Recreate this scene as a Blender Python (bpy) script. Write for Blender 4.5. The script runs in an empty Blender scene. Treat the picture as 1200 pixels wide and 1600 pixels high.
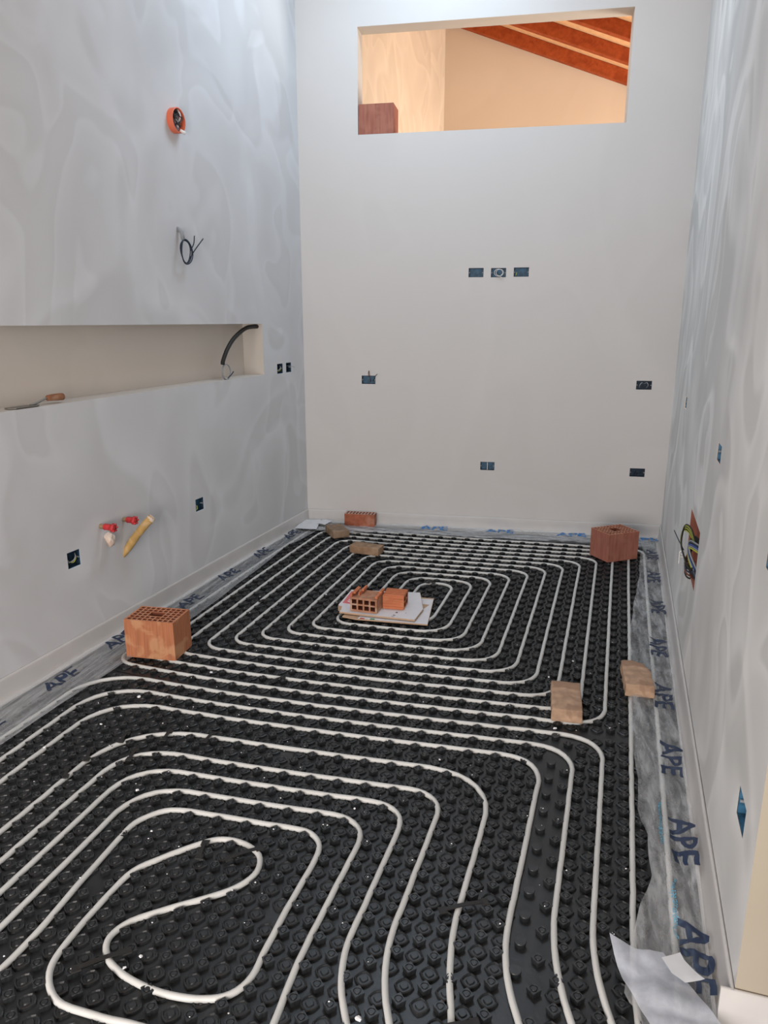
import bpy, bmesh, math, random
from mathutils import Vector, Matrix, noise
random.seed(7)
R = math.radians
SC = bpy.context.scene
COL = SC.collection

# ------------------------------------------------------------------ camera
cam_d = bpy.data.cameras.new('camera')
cam = bpy.data.objects.new('camera', cam_d); COL.objects.link(cam); SC.camera = cam
cam_d.sensor_fit = 'VERTICAL'; cam_d.sensor_height = 36.0
cam_d.lens = 1158.1 / 1600 * 36.0
cam_d.clip_start = .02
CAM = Vector((.6753, -2.5272, 1.572)); YAW, PITCH = -.24111, .25242
fw = Vector((math.sin(YAW)*math.cos(PITCH), math.cos(YAW)*math.cos(PITCH), -math.sin(PITCH)))
rt = Vector((math.cos(YAW), -math.sin(YAW), 0)); up = rt.cross(fw)
m = Matrix((rt, up, -fw)).transposed().to_4x4(); m.translation = CAM
cam.matrix_world = m

# ------------------------------------------------------------------ light
W = bpy.data.worlds.new('world'); SC.world = W; W.use_nodes = True
bg = W.node_tree.nodes['Background']; bg.inputs[0].default_value = (.70, .86, 1.0, 1); bg.inputs[1].default_value = .60
SC.view_settings.view_transform = 'Standard'; SC.view_settings.look = 'None'
SC.view_settings.gamma = 1; SC.view_settings.use_curve_mapping = False
SC.view_settings.exposure = 0.0
def area(name, loc, target, sx, sy, power, color):
    l = bpy.data.lights.new(name, 'AREA'); l.shape = 'RECTANGLE'; l.size = sx; l.size_y = sy
    l.energy = power; l.color = color
    o = bpy.data.objects.new(name, l); COL.objects.link(o); o.location = loc
    o.rotation_euler = (Vector(target) - Vector(loc)).to_track_quat('-Z', 'Y').to_euler()
    return o
area('skylight_daylight', (-.22, 1.9, 4.25), (-.1, 1.8, 0), 1.2, 1.0, 44, (.66, .83, 1.0))
area('front_fill', (-.2, -4.28, 1.15), (.1, 1.5, .80), 2.6, 1.9, 178, (1.0, .91, .85))  # added warm fill lamp behind the camera, lifts the lower walls
area('adjoining_room_fill', (2.9, 4.7, 1.7), (-1.0, 5.0, 2.6), 1.6, 2.0, 150, (1.0, .89, .75))  # added fill lamp, out of view, warms the room beyond the opening

# ------------------------------------------------------------------ helpers
def tag(o, label=None, cat=None, group=None, kind=None):
    if label: o['label'] = label
    if cat: o['category'] = cat
    if group: o['group'] = group
    if kind: o['kind'] = kind
    return o
def empty(name, loc, rz=0.0):
    o = bpy.data.objects.new(name, None); COL.objects.link(o); o.location = loc; o.rotation_euler = (0, 0, rz)
    o.empty_display_size = .05
    return o
class MB:
    def __init__(s): s.v = []; s.f = []
    def add(s, vs, fs):
        n = len(s.v); s.v += [tuple(p) for p in vs]; s.f += [tuple(i+n for i in f) for f in fs]
    def box(s, a, b, M=None):
        x0, y0, z0 = a; x1, y1, z1 = b
        vs = [Vector(p) for p in ((x0,y0,z0),(x1,y0,z0),(x1,y1,z0),(x0,y1,z0),(x0,y0,z1),(x1,y0,z1),(x1,y1,z1),(x0,y1,z1))]
        if M: vs = [M @ p for p in vs]
        s.add(vs, [(0,3,2,1),(4,5,6,7),(0,1,5,4),(1,2,6,5),(2,3,7,6),(3,0,4,7)])
    def tube(s, pts, r, n=8, caps=True, closed=False):
        pts = [Vector(p) for p in pts]; N = len(pts)
        rr = r if isinstance(r, (list, tuple)) else [r]*N
        t0 = (pts[1]-pts[0]).normalized()
        a = Vector((0,0,1)) if abs(t0.z) < .9 else Vector((1,0,0))
        nrm = (a - t0*a.dot(t0)).normalized(); base = len(s.v); vs = []
        for i, p in enumerate(pts):
            t = ((pts[min(i+1,N-1)] - pts[max(i-1,0)])).normalized()
            nrm = (nrm - t*nrm.dot(t)).normalized(); b = t.cross(nrm)
            for k in range(n):
                an = 2*math.pi*k/n; vs.append(p + (nrm*math.cos(an) + b*math.sin(an))*rr[i])
        fs = [(i*n+k, i*n+(k+1)%n, (i+1)*n+(k+1)%n, (i+1)*n+k) for i in range(N-1) for k in range(n)]
        if closed: fs += [((N-1)*n+k, (N-1)*n+(k+1)%n, (k+1)%n, k) for k in range(n)]
        elif caps: fs += [tuple(reversed(range(n))), tuple((N-1)*n+k for k in range(n))]
        s.add(vs, fs)
    def build(s, name, mat, parent=None, smooth=False, bevel=0, seg=2):
        me = bpy.data.meshes.new(name); me.from_pydata(s.v, [], s.f); me.update()
        o = bpy.data.objects.new(name, me); COL.objects.link(o)
        if mat: me.materials.append(mat)
        if parent: o.parent = parent
        if smooth: me.shade_smooth()
        if bevel:
            md = o.modifiers.new('bevel', 'BEVEL'); md.width = bevel; md.segments = seg; md.limit_method = 'ANGLE'; md.angle_limit = R(40)
        return o
def catmull(pts, k=6):
    P = [Vector(p) for p in pts]; P = [P[0]*2-P[1]] + P + [P[-1]*2-P[-2]]; out = []
    for i in range(1, len(P)-2):
        a, b, c, d = P[i-1:i+3]
        for j in range(k):
            t = j/k; out.append(.5*((2*b)+(c-a)*t+(2*a-5*b+4*c-d)*t*t+(3*b-a-3*c+d)*t**3))
    out.append(P[-2]); return out
def link_local(o, M):
    """put a mesh object's local frame at M"""
    o.matrix_world = M
def frame(o, ex, ey, ez):
    """matrix with origin o and the given axes"""
    M = Matrix((ex, ey, ez)).transposed().to_4x4(); M.translation = o; return M

# ------------------------------------------------------------------ materials
def mat(name, rough=.6, spec=.3):
    M = bpy.data.materials.new(name); M.use_nodes = True; nt = M.node_tree; p = nt.nodes['Principled BSDF']
    p.inputs['Roughness'].default_value = rough; p.inputs['Specular IOR Level'].default_value = spec
    return M, nt, p
def N(nt, t, **kw):
    n = nt.nodes.new(t)
    for k, v in kw.items():
        if k in n.inputs: n.inputs[k].default_value = v
        else: setattr(n, k, v)
    return n
def ramp(nt, stops, interp='LINEAR'):
    r = nt.nodes.new('ShaderNodeValToRGB'); r.color_ramp.interpolation = interp
    el = r.color_ramp.elements
    while len(el) < len(stops): el.new(.5)
    for e, (p, c) in zip(el, stops):
        e.position = p; e.color = (*c, 1) if len(c) == 3 else c
    return r
def plain(name, c, rough=.6, spec=.3, metal=0, var=0, scale=20, bump=0, bscale=200):
    M, nt, p = mat(name, rough, spec); p.inputs['Metallic'].default_value = metal
    tc = N(nt, 'ShaderNodeTexCoord')
    if var:
        n = N(nt, 'ShaderNodeTexNoise', Scale=scale, Detail=4.0); nt.links.new(tc.outputs['Object'], n.inputs['Vector'])
        r = ramp(nt, [(.3, tuple(x*(1-var) for x in c)), (.7, tuple(min(1, x*(1+var)) for x in c))])
        nt.links.new(n.outputs[0], r.inputs[0]); nt.links.new(r.outputs[0], p.inputs['Base Color'])
    else: p.inputs['Base Color'].default_value = (*c, 1)
    if bump:
        n = N(nt, 'ShaderNodeTexNoise', Scale=bscale, Detail=3.0); nt.links.new(tc.outputs['Object'], n.inputs['Vector'])
        b = N(nt, 'ShaderNodeBump', Strength=bump, Distance=.002); nt.links.new(n.outputs[0], b.inputs['Height'])
        nt.links.new(b.outputs[0], p.inputs['Normal'])
    return M
def plaster(name, dark, light, scale=1.0, rough=.75, amt=1.0):
    """troweled plaster still drying: overlapping curved strokes, soft on one side and crisp on the other"""
    M, nt, p = mat(name, rough, .15); tc = N(nt, 'ShaderNodeTexCoord')
    def layer(off, sc, k, dist):
        mp = N(nt, 'ShaderNodeMapping'); mp.inputs['Location'].default_value = off; mp.inputs['Scale'].default_value = (sc*scale, sc*scale, sc*scale*.8)
        nt.links.new(tc.outputs['Object'], mp.inputs[0])
        n = N(nt, 'ShaderNodeTexNoise', Scale=1.0, Detail=1.0, Roughness=.3, Distortion=dist); nt.links.new(mp.outputs[0], n.inputs['Vector'])
        m1 = N(nt, 'ShaderNodeMath', operation='MULTIPLY'); m1.inputs[1].default_value = k; nt.links.new(n.outputs[0], m1.inputs[0])
        f = N(nt, 'ShaderNodeMath', operation='FRACT'); nt.links.new(m1.outputs[0], f.inputs[0])
        r = ramp(nt, [(0, (0,0,0)), (.55, (.45,.45,.45)), (.86, (1,1,1)), (1.0, (0,0,0))]); r.color_ramp.interpolation = 'EASE'
        nt.links.new(f.outputs[0], r.inputs[0]); return r.outputs[0]
    A, B, C_ = layer((3,1,7), 1.25, 3.6, .9), layer((8,4,2), 2.1, 3.2, 1.1), layer((1,9,5), .55, 1.0, .2)
    def mixv(f, x, y):
        m_ = N(nt, 'ShaderNodeMix'); m_.inputs[0].default_value = f; nt.links.new(x, m_.inputs[2]); nt.links.new(y, m_.inputs[3]); return m_.outputs[0]
    v = mixv(.45, A, B)
    big = N(nt, 'ShaderNodeTexNoise', Scale=.8*scale, Detail=1.0); nt.links.new(tc.outputs['Object'], big.inputs['Vector'])
    v = mixv(.35, v, big.outputs[0])
    r2 = ramp(nt, [(.5-.4/amt, dark), (.5+.4/amt, light)]); nt.links.new(v, r2.inputs[0]); nt.links.new(r2.outputs[0], p.inputs['Base Color'])
    f = N(nt, 'ShaderNodeTexNoise', Scale=60.0, Detail=2.0); nt.links.new(tc.outputs['Object'], f.inputs['Vector'])
    b = N(nt, 'ShaderNodeBump', Strength=.08, Distance=.002); nt.links.new(f.outputs[0], b.inputs['Height']); nt.links.new(b.outputs[0], p.inputs['Normal'])
    return M
def clay(name, c, streak=True, pale=(.62,.36,.20), rough=.85, smear=.5):
    M, nt, p = mat(name, rough, .1); tc = N(nt, 'ShaderNodeTexCoord')
    mp = N(nt, 'ShaderNodeMapping'); mp.inputs['Scale'].default_value = (90, 90, 6) if streak else (25, 25, 25)
    nt.links.new(tc.outputs['Object'], mp.inputs[0])
    n = N(nt, 'ShaderNodeTexNoise', Scale=1.0, Detail=4.0); nt.links.new(mp.outputs[0], n.inputs['Vector'])
    r = ramp(nt, [(.3, tuple(x*.78 for x in c)), (.7, tuple(min(1,x*1.15) for x in c))]); nt.links.new(n.outputs[0], r.inputs[0])
    n2 = N(nt, 'ShaderNodeTexNoise', Scale=11.0, Detail=3.0, Distortion=.6); nt.links.new(tc.outputs['Object'], n2.inputs['Vector'])
    r2 = ramp(nt, [(.50, (0,0,0)), (.60, (smear,)*3)]); nt.links.new(n2.outputs[0], r2.inputs[0])
    mx = N(nt, 'ShaderNodeMix', data_type='RGBA'); nt.links.new(r2.outputs[0], mx.inputs[0]); nt.links.new(r.outputs[0], mx.inputs[6])
    mx.inputs[7].default_value = (*pale, 1); nt.links.new(mx.outputs[2], p.inputs['Base Color'])
    b = N(nt, 'ShaderNodeBump', Strength=.35, Distance=.002); nt.links.new(n.outputs[0], b.inputs['Height']); nt.links.new(b.outputs[0], p.inputs['Normal'])
    return M
M_LEFT = plaster('grey_plaster_left', (.52,.522,.53), (.63,.64,.66), 1.0)
M_RIGHT = plaster('grey_plaster_right', (.53,.53,.52), (.74,.74,.73), .85, amt=1.35)
M_BACK = plaster('smooth_plaster', (.575,.56,.548), (.60,.585,.572), .5)
M_CREAM = plaster('cream_plaster', (.56,.52,.47), (.60,.55,.50), .7)
M_OTHER = plaster('warm_plaster', (.66,.57,.47), (.80,.71,.60), 1.2)
M_OTHER2 = plaster('warm_plaster_smooth', (.66,.55,.43), (.69,.58,.46), .5)
M_CONC = plain('screed', (.16,.16,.16), .9, .1, var=.2, scale=6)
M_PLASTIC = plain('black_plastic', (.017,.019,.021), .40, .45, var=.25, scale=9, bump=.25, bscale=60)
M_PIPE = plain('white_pipe', (.565,.575,.56), .42, .4, var=.05, scale=5)
M_CLAY = clay('red_clay', (.44,.175,.09))
M_CLAY2 = clay('dark_red_clay', (.33,.13,.095), smear=.25, pale=(.42,.20,.14))
M_CLAYO = clay('orange_clay', (.55,.19,.095), smear=.15)
M_CLAYP = clay('dusty_clay', (.40,.20,.125), False, pale=(.50,.36,.27), smear=.8)
M_TAN = clay('sand_brick', (.30,.195,.125), False, pale=(.40,.29,.20), smear=.7)
M_TAN2 = clay('pale_sand_brick', (.46,.31,.215), False, pale=(.30,.19,.13), smear=.75)
M_TAN3 = clay('brown_sand_brick', (.25,.175,.12), False, pale=(.34,.25,.18), smear=.6)
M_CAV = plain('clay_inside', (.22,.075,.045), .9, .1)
M_FOAM = plain('foam_band', (.52,.51,.50), .45, .35, var=.04, scale=8)
M_BLUE = plain('blue_plastic', (.026,.10,.18), .5, .4, var=.5, scale=40)
M_NAVY = plain('dark_box', (.012,.030,.055), .5, .3, var=.5, scale=40)
M_BLACK = plain('black_rubber', (.018,.017,.016), .55, .3)
M_GREYW = plain('grey_wire', (.25,.27,.29), .5, .3)
M_DARKW = plain('dark_wire', (.02,.03,.05), .5, .3)
M_WHITE = plain('white_paint', (.78,.78,.76), .6, .3)
M_YG = plain('yellow_green_wire', (.42,.46,.04), .45, .4)
M_BLUEW = plain('blue_wire', (.03,.08,.30), .45, .4)
M_BROWNW = plain('brown_wire', (.12,.04,.02), .45, .4)
M_RED = plain('red_plastic', (.50,.035,.04), .5, .4, var=.4, scale=60)
M_BRASS = plain('dull_brass', (.26,.18,.10), .5, .4)
M_ORANGE = plain('orange_plastic', (.72,.17,.09), .5, .4)
M_YELLOW = clay('yellow_sleeve', (.50,.32,.12), False, pale=(.66,.55,.40), smear=.5)
M_CRUST = clay('plaster_crust', (.66,.56,.48), False, pale=(.45,.25,.18), smear=.4)
M_CARD = plain('white_card', (.66,.655,.68), .6, .2, var=.03)
M_KRAFT = plain('brown_card', (.48,.33,.22), .85, .1, var=.06)
M_PINK = plain('pink_print', (.62,.16,.17), .6, .2)
M_INK = plain('dark_print', (.10,.10,.11), .6, .2)
M_GREEN = plain('green_print', (.03,.22,.10), .6, .2)
M_WOOD = clay('stained_beam', (.36,.075,.022), False, pale=(.24,.04,.012), smear=.5, rough=.55)
M_DECK = plain('roof_boards', (.78,.50,.28), .7, .2, var=.08)
M_STEEL = plain('dull_steel', (.20,.19,.17), .45, .5, metal=.6)
M_HANDLE = clay('worn_handle', (.27,.12,.065), False, pale=(.40,.26,.18), smear=.5)
M_PAPER = plain('white_paper', (.66,.68,.71), .5, .3, var=.03)
M_CRUMB = plain('polystyrene', (.85,.86,.88), .6, .3)
M_INKB = plain('blue_ink', (.010,.024,.065), .4, .4)
M_INKL = plain('bright_blue_ink', (.03,.17,.42), .4, .4)
M_INKC = plain('cyan_ink', (.10,.38,.55), .4, .4)
def film(name, lo, hi, tint=(.74,.77,.79), rough=.22, streak=(9, 60, 9)):
    M = bpy.data.materials.new(name); M.use_nodes = True; nt = M.node_tree; nt.nodes.clear()
    out = N(nt, 'ShaderNodeOutputMaterial'); tr = N(nt, 'ShaderNodeBsdfTransparent')
    p = N(nt, 'ShaderNodeBsdfPrincipled', Roughness=rough); p.inputs['Base Color'].default_value = (*tint, 1)
    tc = N(nt, 'ShaderNodeTexCoord'); mp = N(nt, 'ShaderNodeMapping'); mp.inputs['Scale'].default_value = streak
    nt.links.new(tc.outputs['Object'], mp.inputs[0])
    n = N(nt, 'ShaderNodeTexNoise', Scale=1.0, Detail=6.0, Roughness=.65, Distortion=.4); nt.links.new(mp.outputs[0], n.inputs['Vector'])
    mr = N(nt, 'ShaderNodeMapRange'); mr.inputs[1].default_value = .38; mr.inputs[2].default_value = .68; mr.inputs[3].default_value = lo; mr.inputs[4].default_value = hi
    nt.links.new(n.outputs[0], mr.inputs[0])
    mx = N(nt, 'ShaderNodeMixShader'); nt.links.new(mr.outputs[0], mx.inputs[0]); nt.links.new(tr.outputs[0], mx.inputs[1]); nt.links.new(p.outputs[0], mx.inputs[2])
    nt.links.new(mx.outputs[0], out.inputs[0])
    return M
M_FILM_L = film('polythene_left', .20, .45, streak=(70, 5, 20))
M_FILM_R = film('polythene_right', .16, .50, streak=(34, 6, 20), rough=.14)
M_FILM_B = film('polythene_back', .22, .7, streak=(6, 60, 20), rough=.12)
M_SCRAP = film('polythene_scrap', .58, .86, tint=(.62,.66,.74), streak=(12,12,12), rough=.4)

# ------------------------------------------------------------------ room frame
PL = Vector((-1.283, 2.894, 0)); PR = Vector((1.397, 3.041, 0))
dL = Vector((math.sin(R(5.112)), math.cos(R(5.112)), 0)); dR = Vector((math.sin(R(3.9)), math.cos(R(3.9)), 0))
dB = (PR-PL).normalized(); UPV = Vector((0,0,1))
nL = dL.cross(UPV); nR = -dR.cross(UPV); nB = dB.cross(UPV)      # each points into the room
def roof_z(p):
    # one sloping roof over both rooms, falling to the right
    return 4.62 - .3675*((p - Vector((-.65, 6.033, 0))).dot(dB))
def struct(o, **k): o['kind'] = 'structure'; return o
class Wall:
    """flat wall from origin o along a (s), up z, n into the room; with recesses"""
    def __init__(s, o, a, n, s0, s1, z0, ztop, holes, thick=.15, back=False):
        s.o, s.a, s.n = o, a, n; s.mb = MB()
        xs = sorted({s0, s1, *[h[0] for h in holes], *[h[1] for h in holes]})
        zs = sorted({z0, 3.6, *[h[2] for h in holes], *[h[3] for h in holes]})
        P = lambda x, z, d=0: o + a*x + UPV*z - n*d
        flip = a.cross(UPV).dot(n) < 0
        def quad(mb, *q):
            mb.add(q if not flip else q[::-1], [(0,1,2,3)])
        s.P, s.quad = P, quad
        for i in range(len(xs)-1):
            for j in range(len(zs)-1):
                cx, cz = (xs[i]+xs[i+1])/2, (zs[j]+zs[j+1])/2
                if any(h[0] < cx < h[1] and h[2] < cz < h[3] for h in holes): continue
                quad(s.mb, P(xs[i],zs[j]), P(xs[i+1],zs[j]), P(xs[i+1],zs[j+1]), P(xs[i],zs[j+1]))
                if back: quad(s.mb, P(xs[i],zs[j+1],thick), P(xs[i+1],zs[j+1],thick), P(xs[i+1],zs[j],thick), P(xs[i],zs[j],thick))
            a0, a1 = ztop(P(xs[i],0)), ztop(P(xs[i+1],0))
            quad(s.mb, P(xs[i],3.6), P(xs[i+1],3.6), P(xs[i+1],a1), P(xs[i],a0))
            if back: quad(s.mb, P(xs[i],a0,thick), P(xs[i+1],a1,thick), P(xs[i+1],3.6,thick), P(xs[i],3.6,thick))
    def recess(s, h, d, mb, bottom=None):
        x0, x1, z0, z1 = h[:4]; P, quad = s.P, s.quad
        quad(mb, P(x0,z0), P(x1,z0), P(x1,z0,d), P(x0,z0,d)); quad(mb, P(x0,z1,d), P(x1,z1,d), P(x1,z1), P(x0,z1))
        quad(mb, P(x0,z0), P(x0,z0,d), P(x0,z1,d), P(x0,z1)); quad(mb, P(x1,z0,d), P(x1,z0), P(x1,z1), P(x1,z1,d))
        if bottom is not None: quad(bottom, P(x0,z0,d), P(x1,z0,d), P(x1,z1,d), P(x0,z1,d))
BOXB = [(1.28,1.902),(1.437,1.900),(1.595,1.902),(.50,1.143),(2.48,1.133),(2.485,.507),(1.407,.517)]
BOXL = [(2.582,.497,.082,.078),(1.519,.511,.085,.075),(.405,1.243,.085,.07),(.265,1.244,.085,.07)]
BOXR = [(1.12,1.128,.10,.064),(2.775,1.118,.105,.064),(3.905,.452,.10,.075),(3.86,1.06,.10,.064)]
hB = [(x-.0525, x+.0525, z-.031, z+.031) for x, z in BOXB]
hL = [(-s-w/2, -s+w/2, z-h/2, z+h/2) for s, z, w, h in BOXL]
hR = [(-s-w/2, -s+w/2, z-h/2, z+h/2) for s, z, w, h in BOXR]
HATCH = (-2.47, -2.04, .49, .74); NICHE = (-3.5, -.645, 1.215, 1.553); OPEN = (.434, 2.229, 2.826, 3.49)
wb = Wall(PL, dB, nB, 0, 2.684, 0, roof_z, hB + [OPEN], .15, True)
struct(wb.mb.build('wall_back', M_BACK))
wl = Wall(PL, dL, nL, -6.5, 0, 0, roof_z, hL + [NICHE]); struct(wl.mb.build('wall_left', M_LEFT))
wr = Wall(PR, dR, nR, -4.085, 0, 0, roof_z, hR + [HATCH]); struct(wr.mb.build('wall_right', M_RIGHT))
mb = MB(); wl.recess(NICHE, .15, mb, mb); struct(mb.build('trim_1', M_CREAM))             # niche lining
mb = MB(); wb.recess(OPEN, .15, mb); struct(mb.build('trim_2', M_CREAM))                    # opening reveals
# right wall stops at a doorway: cream reveal turning away to the right, and the wall beyond the doorway
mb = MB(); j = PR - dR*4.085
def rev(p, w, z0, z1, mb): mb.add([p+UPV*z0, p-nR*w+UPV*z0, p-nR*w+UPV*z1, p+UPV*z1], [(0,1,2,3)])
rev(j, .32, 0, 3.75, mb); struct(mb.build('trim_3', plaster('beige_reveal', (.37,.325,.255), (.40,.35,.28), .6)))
mb = MB(); mb.add([PR-dR*5.2-nR*0+UPV*z for z in (0, 3.7)] + [PR-dR*6.6-nR*0+UPV*z for z in (3.7, 0)], [(0,1,2,3)])
struct(mb.build('wall_right_near', M_RIGHT))
mb = MB(); mb.box((-1.9,-5.0,-.1), (2.6,3.12,0)); struct(mb.build('floor', M_CONC))
# wall behind the viewer, its opening added to frame the front fill lamp
mb = MB(); y = -4.3
for x0, x1, z0, z1 in ((-2.1,-1.55,0,4.9),(1.15,2.6,0,4.0),(-1.55,1.15,0,.18),(-1.55,1.15,2.12,4.4)):
    mb.add([(x0,y,z0),(x1,y,z0),(x1,y,z1),(x0,y,z1)], [(3,2,1,0)])
struct(mb.build('wall_front', M_BACK))
# ceiling: pale boards under the sloping roof, skylight opening over the room
def roof_pt(x, y, dz=0):
    p = Vector((x, y, 0)); return Vector((x, y, roof_z(p)+dz))
mb = MB()
xs = [-2.4, -.95, .4, 2.2, 4.2]; ys = [-4.6, .95, 2.5, 6.4]
for i in range(4):
    for k in range(3):
        if i == 1 and k == 1: continue
        mb.add([roof_pt(xs[i],ys[k]), roof_pt(xs[i],ys[k+1]), roof_pt(xs[i+1],ys[k+1]), roof_pt(xs[i+1],ys[k])], [(0,1,2,3)])
struct(mb.build('ceiling', M_DECK))
# adjoining room
PF = PL - nB*3.1; PC = Vector((-.773, 6.027, 0))
mb = MB(); a, b = PC, PC + dB*4.2
mb.add([a, b, b+UPV*roof_z(b), a+UPV*roof_z(a)], [(0,1,2,3)]); struct(mb.build('wall_far', M_OTHER2))
c = PC - dL*3.0
mb = MB(); mb.add([c, a, a+UPV*roof_z(a), c+UPV*roof_z(c)], [(0,1,2,3)]); struct(mb.build('wall_far_left', M_OTHER))
mb = MB(); mb.box((-1.5,3.1,-.1), (4.0,6.3,0)); struct(mb.build('floor_far', M_CLAYP))
mb = MB()
for y0, y1, z0, z1 in ((3.1,3.85,0,3.2),(5.55,6.3,0,3.2),(3.85,5.55,0,.68),(3.85,5.55,2.72,3.2)):
    mb.add([(2.95,y0,z0),(2.95,y1,z0),(2.95,y1,z1),(2.95,y0,z1)], [(0,1,2,3)])
struct(mb.build('wall_far_right', M_OTHER2))  # unseen wall, its opening shaped round the added fill lamp
# roof beams of the adjoining room, running down the slope parallel to the far wall
sl = Vector((dB.x, dB.y, -.3675)).normalized()
beam_lab = ['stained roof beam lying against the far wall beyond the opening', 'stained roof beam second from the far wall beyond the opening',
            'stained roof beam third from the far wall beyond the opening', 'stained roof beam in the top right corner of the wall opening', ]
for k in range(4):
    o0 = Vector((-.65, 6.033, 4.62)) + nB*(.045 + .56*k) - sl*.8
    Mx = frame(o0, sl, -nB, sl.cross(-nB))
    mb = MB(); mb.box((0,-.04,-.118), (4.6,.04,-.002))
    o = mb.build('roof_beam', M_WOOD, bevel=.004); o.matrix_world = Mx
    tag(o, beam_lab[k], 'beam', 'roof beams beyond the opening')

# ------------------------------------------------------------------ flush boxes in the walls
def wall_box(wall, h, label, mback=M_BLUE, mside=M_NAVY, kind='plain', name='junction_box', group='blue boxes set in the walls', d=.030):
    x0, x1, z0, z1 = h; cx, cz = (x0+x1)/2, (z0+z1)/2
    c = wall.P(cx, cz); ax = wall.a
    root = empty(name, c); tag(root, label, 'wall box', group)
    hx, hz = (x1-x0)/2, (z1-z0)/2
    Mi = frame(Vector((0,0,0)), wall.a, -wall.n, UPV)
    def loc(o): o.matrix_local = Mi
    mb = MB(); t = .0025; e = .001
    mb.box((-hx+e,0.001,-hz+e), (hx-e,d,-hz+t)); mb.box((-hx+e,.001,hz-t), (hx-e,d,hz-e))
    mb.box((-hx+e,.001,-hz+t), (-hx+t,d,hz-t)); mb.box((hx-t,.001,-hz+t), (hx-e,d,hz-t))
    loc(mb.build('box_side', mside, root))
    mb = MB(); mb.box((-hx+e,d-.002,-hz+e), (hx-e,d,hz-e)); loc(mb.build('box_back', mback, root))
    for s in (-1, 1):
        mb = MB(); mb.tube([(s*(hx-.006),.003,0), (s*(hx-.006),.02,0)], .004, 8); loc(mb.build('screw_post', M_GREYW, root))
    def wires(pts, r, m, nm='wire'):
        mb = MB(); mb.tube(catmull(pts, 5), r, 6); loc(mb.build(nm, m, root, True))
    if kind == 'loop':
        mb = MB(); 
        for k, q in enumerate((0, .004)):
            mb.tube([(math.cos(a)*(.029-k*.003)+k*.009, -.006-q, math.sin(a)*(.024-k*.002)) for a in [i*math.pi/12 for i in range(24)]], .0016, 6, closed=True)
        loc(mb.build('wire_loop', M_WHITE, root, True)); wires([(-.01,-.004,-.024),(.012,-.008,-.027),(.03,-.012,-.036)], .0016, M_WHITE)
    if kind == 'sprout':
        wires([(.01,.03,-.02),(.012,-.004,.01),(.008,-.012,.05),(.004,-.008,.068),(.0,-.004,.045),(.004,0,.02)], .0022, M_BROWNW)
        wires([(.03,.02,-.01),(.045,-.006,.012),(.06,-.02,.035),(.072,-.03,.045)], .0022, M_DARKW)
    if kind == 'inner':
        wires([(-.02,.024,-.02),(-.01,.006,.01),(.01,.004,.018),(.02,.006,-.008),(.0,.01,-.02),(-.014,.01,0)], .003, M_DARKW)
    if kind == 'divider':
        mb = MB(); mb.box((-.002,.002,-hz+.002), (.002,d,hz-.002)); loc(mb.build('divider', M_WHITE, root))
    if kind == 'double':
        wires([(-.025,.03,-.02),(-.028,.004,0),(-.015,.004,.018),(-.004,.02,.01)], .0035, M_GREYW)
        wires([(.022,.03,-.02),(.028,.004,0),(.018,.004,.018),(.004,.02,.01)], .0035, M_GREYW)
    if kind == 'green':
        wires([(-.03,.03,-.02),(-.005,.004,-.008),(.01,.0,.008),(.03,.02,.02)], .003, M_GREYW)
        wires([(-.03,.03,.0),(.0,.01,-.018),(.012,.0,.0),(.028,.02,.0)], .002, M_YG)
    if kind == 'corner':
        wires([(-.03,.03,-.02),(-.036,-.002,-.022),(-.03,.0,.0)], .002, M_YG)
    if kind == 'tail':
        wires([(0,.03,.01),(.02,-.002,.01),(.04,-.014,.004),(.06,-.02,-.004)], .0014, M_GREYW)
    return root
specB = [('blue box at the left of the row of three on the back wall','plain',M_BLUE),
 ('box with white wire loop, middle of the three on the back wall','loop',M_BLUE),
 ('blue box at the right of the row of three on the back wall','corner',M_BLUE),
 ('blue wall box on the left of the back wall with a wire sticking up','sprout',M_BLUE),
 ('dark box with grey loops, upper of two at the back wall right end','double',M_NAVY),
 ('black box with coiled wire, lower of two at the back wall right end','inner',M_NAVY),
 ('blue wall box with a pale centre divider low on the back wall','divider',M_BLUE)]
for h, (lab, kd, mt) in zip(hB, specB): wall_box(wb, h, lab, mt, M_NAVY, kd)
for h, (lab, kd, mt) in zip(hL, [('blue box nearest the viewer, low on the left wall beside the pipe stubs','green',M_NAVY),
 ('blue box low on the left wall between the yellow sleeve and the corner','corner',M_BLUE),
 ('blue box just right of the niche, left one of the pair on the left wall','green',M_NAVY),
 ('blue box with a thin wire tail, right one of the pair beside the niche','tail',M_NAVY)]): wall_box(wl, h, lab, mt, M_NAVY, kd)
for h, (lab, kd, mt) in zip(hR, [('small dark slot-like box high on the right wall, nearest the back corner','plain',M_NAVY),
 ('blue box on the right wall above the cable hatch','plain',M_BLUE),
 ('pointed blue box low on the right wall beside the doorway','plain',M_BLUE),
 ('dark box on the right wall cut by the edge of the picture','plain',M_NAVY)]): wall_box(wr, h, lab, mt, M_BLUE, kd)

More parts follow.
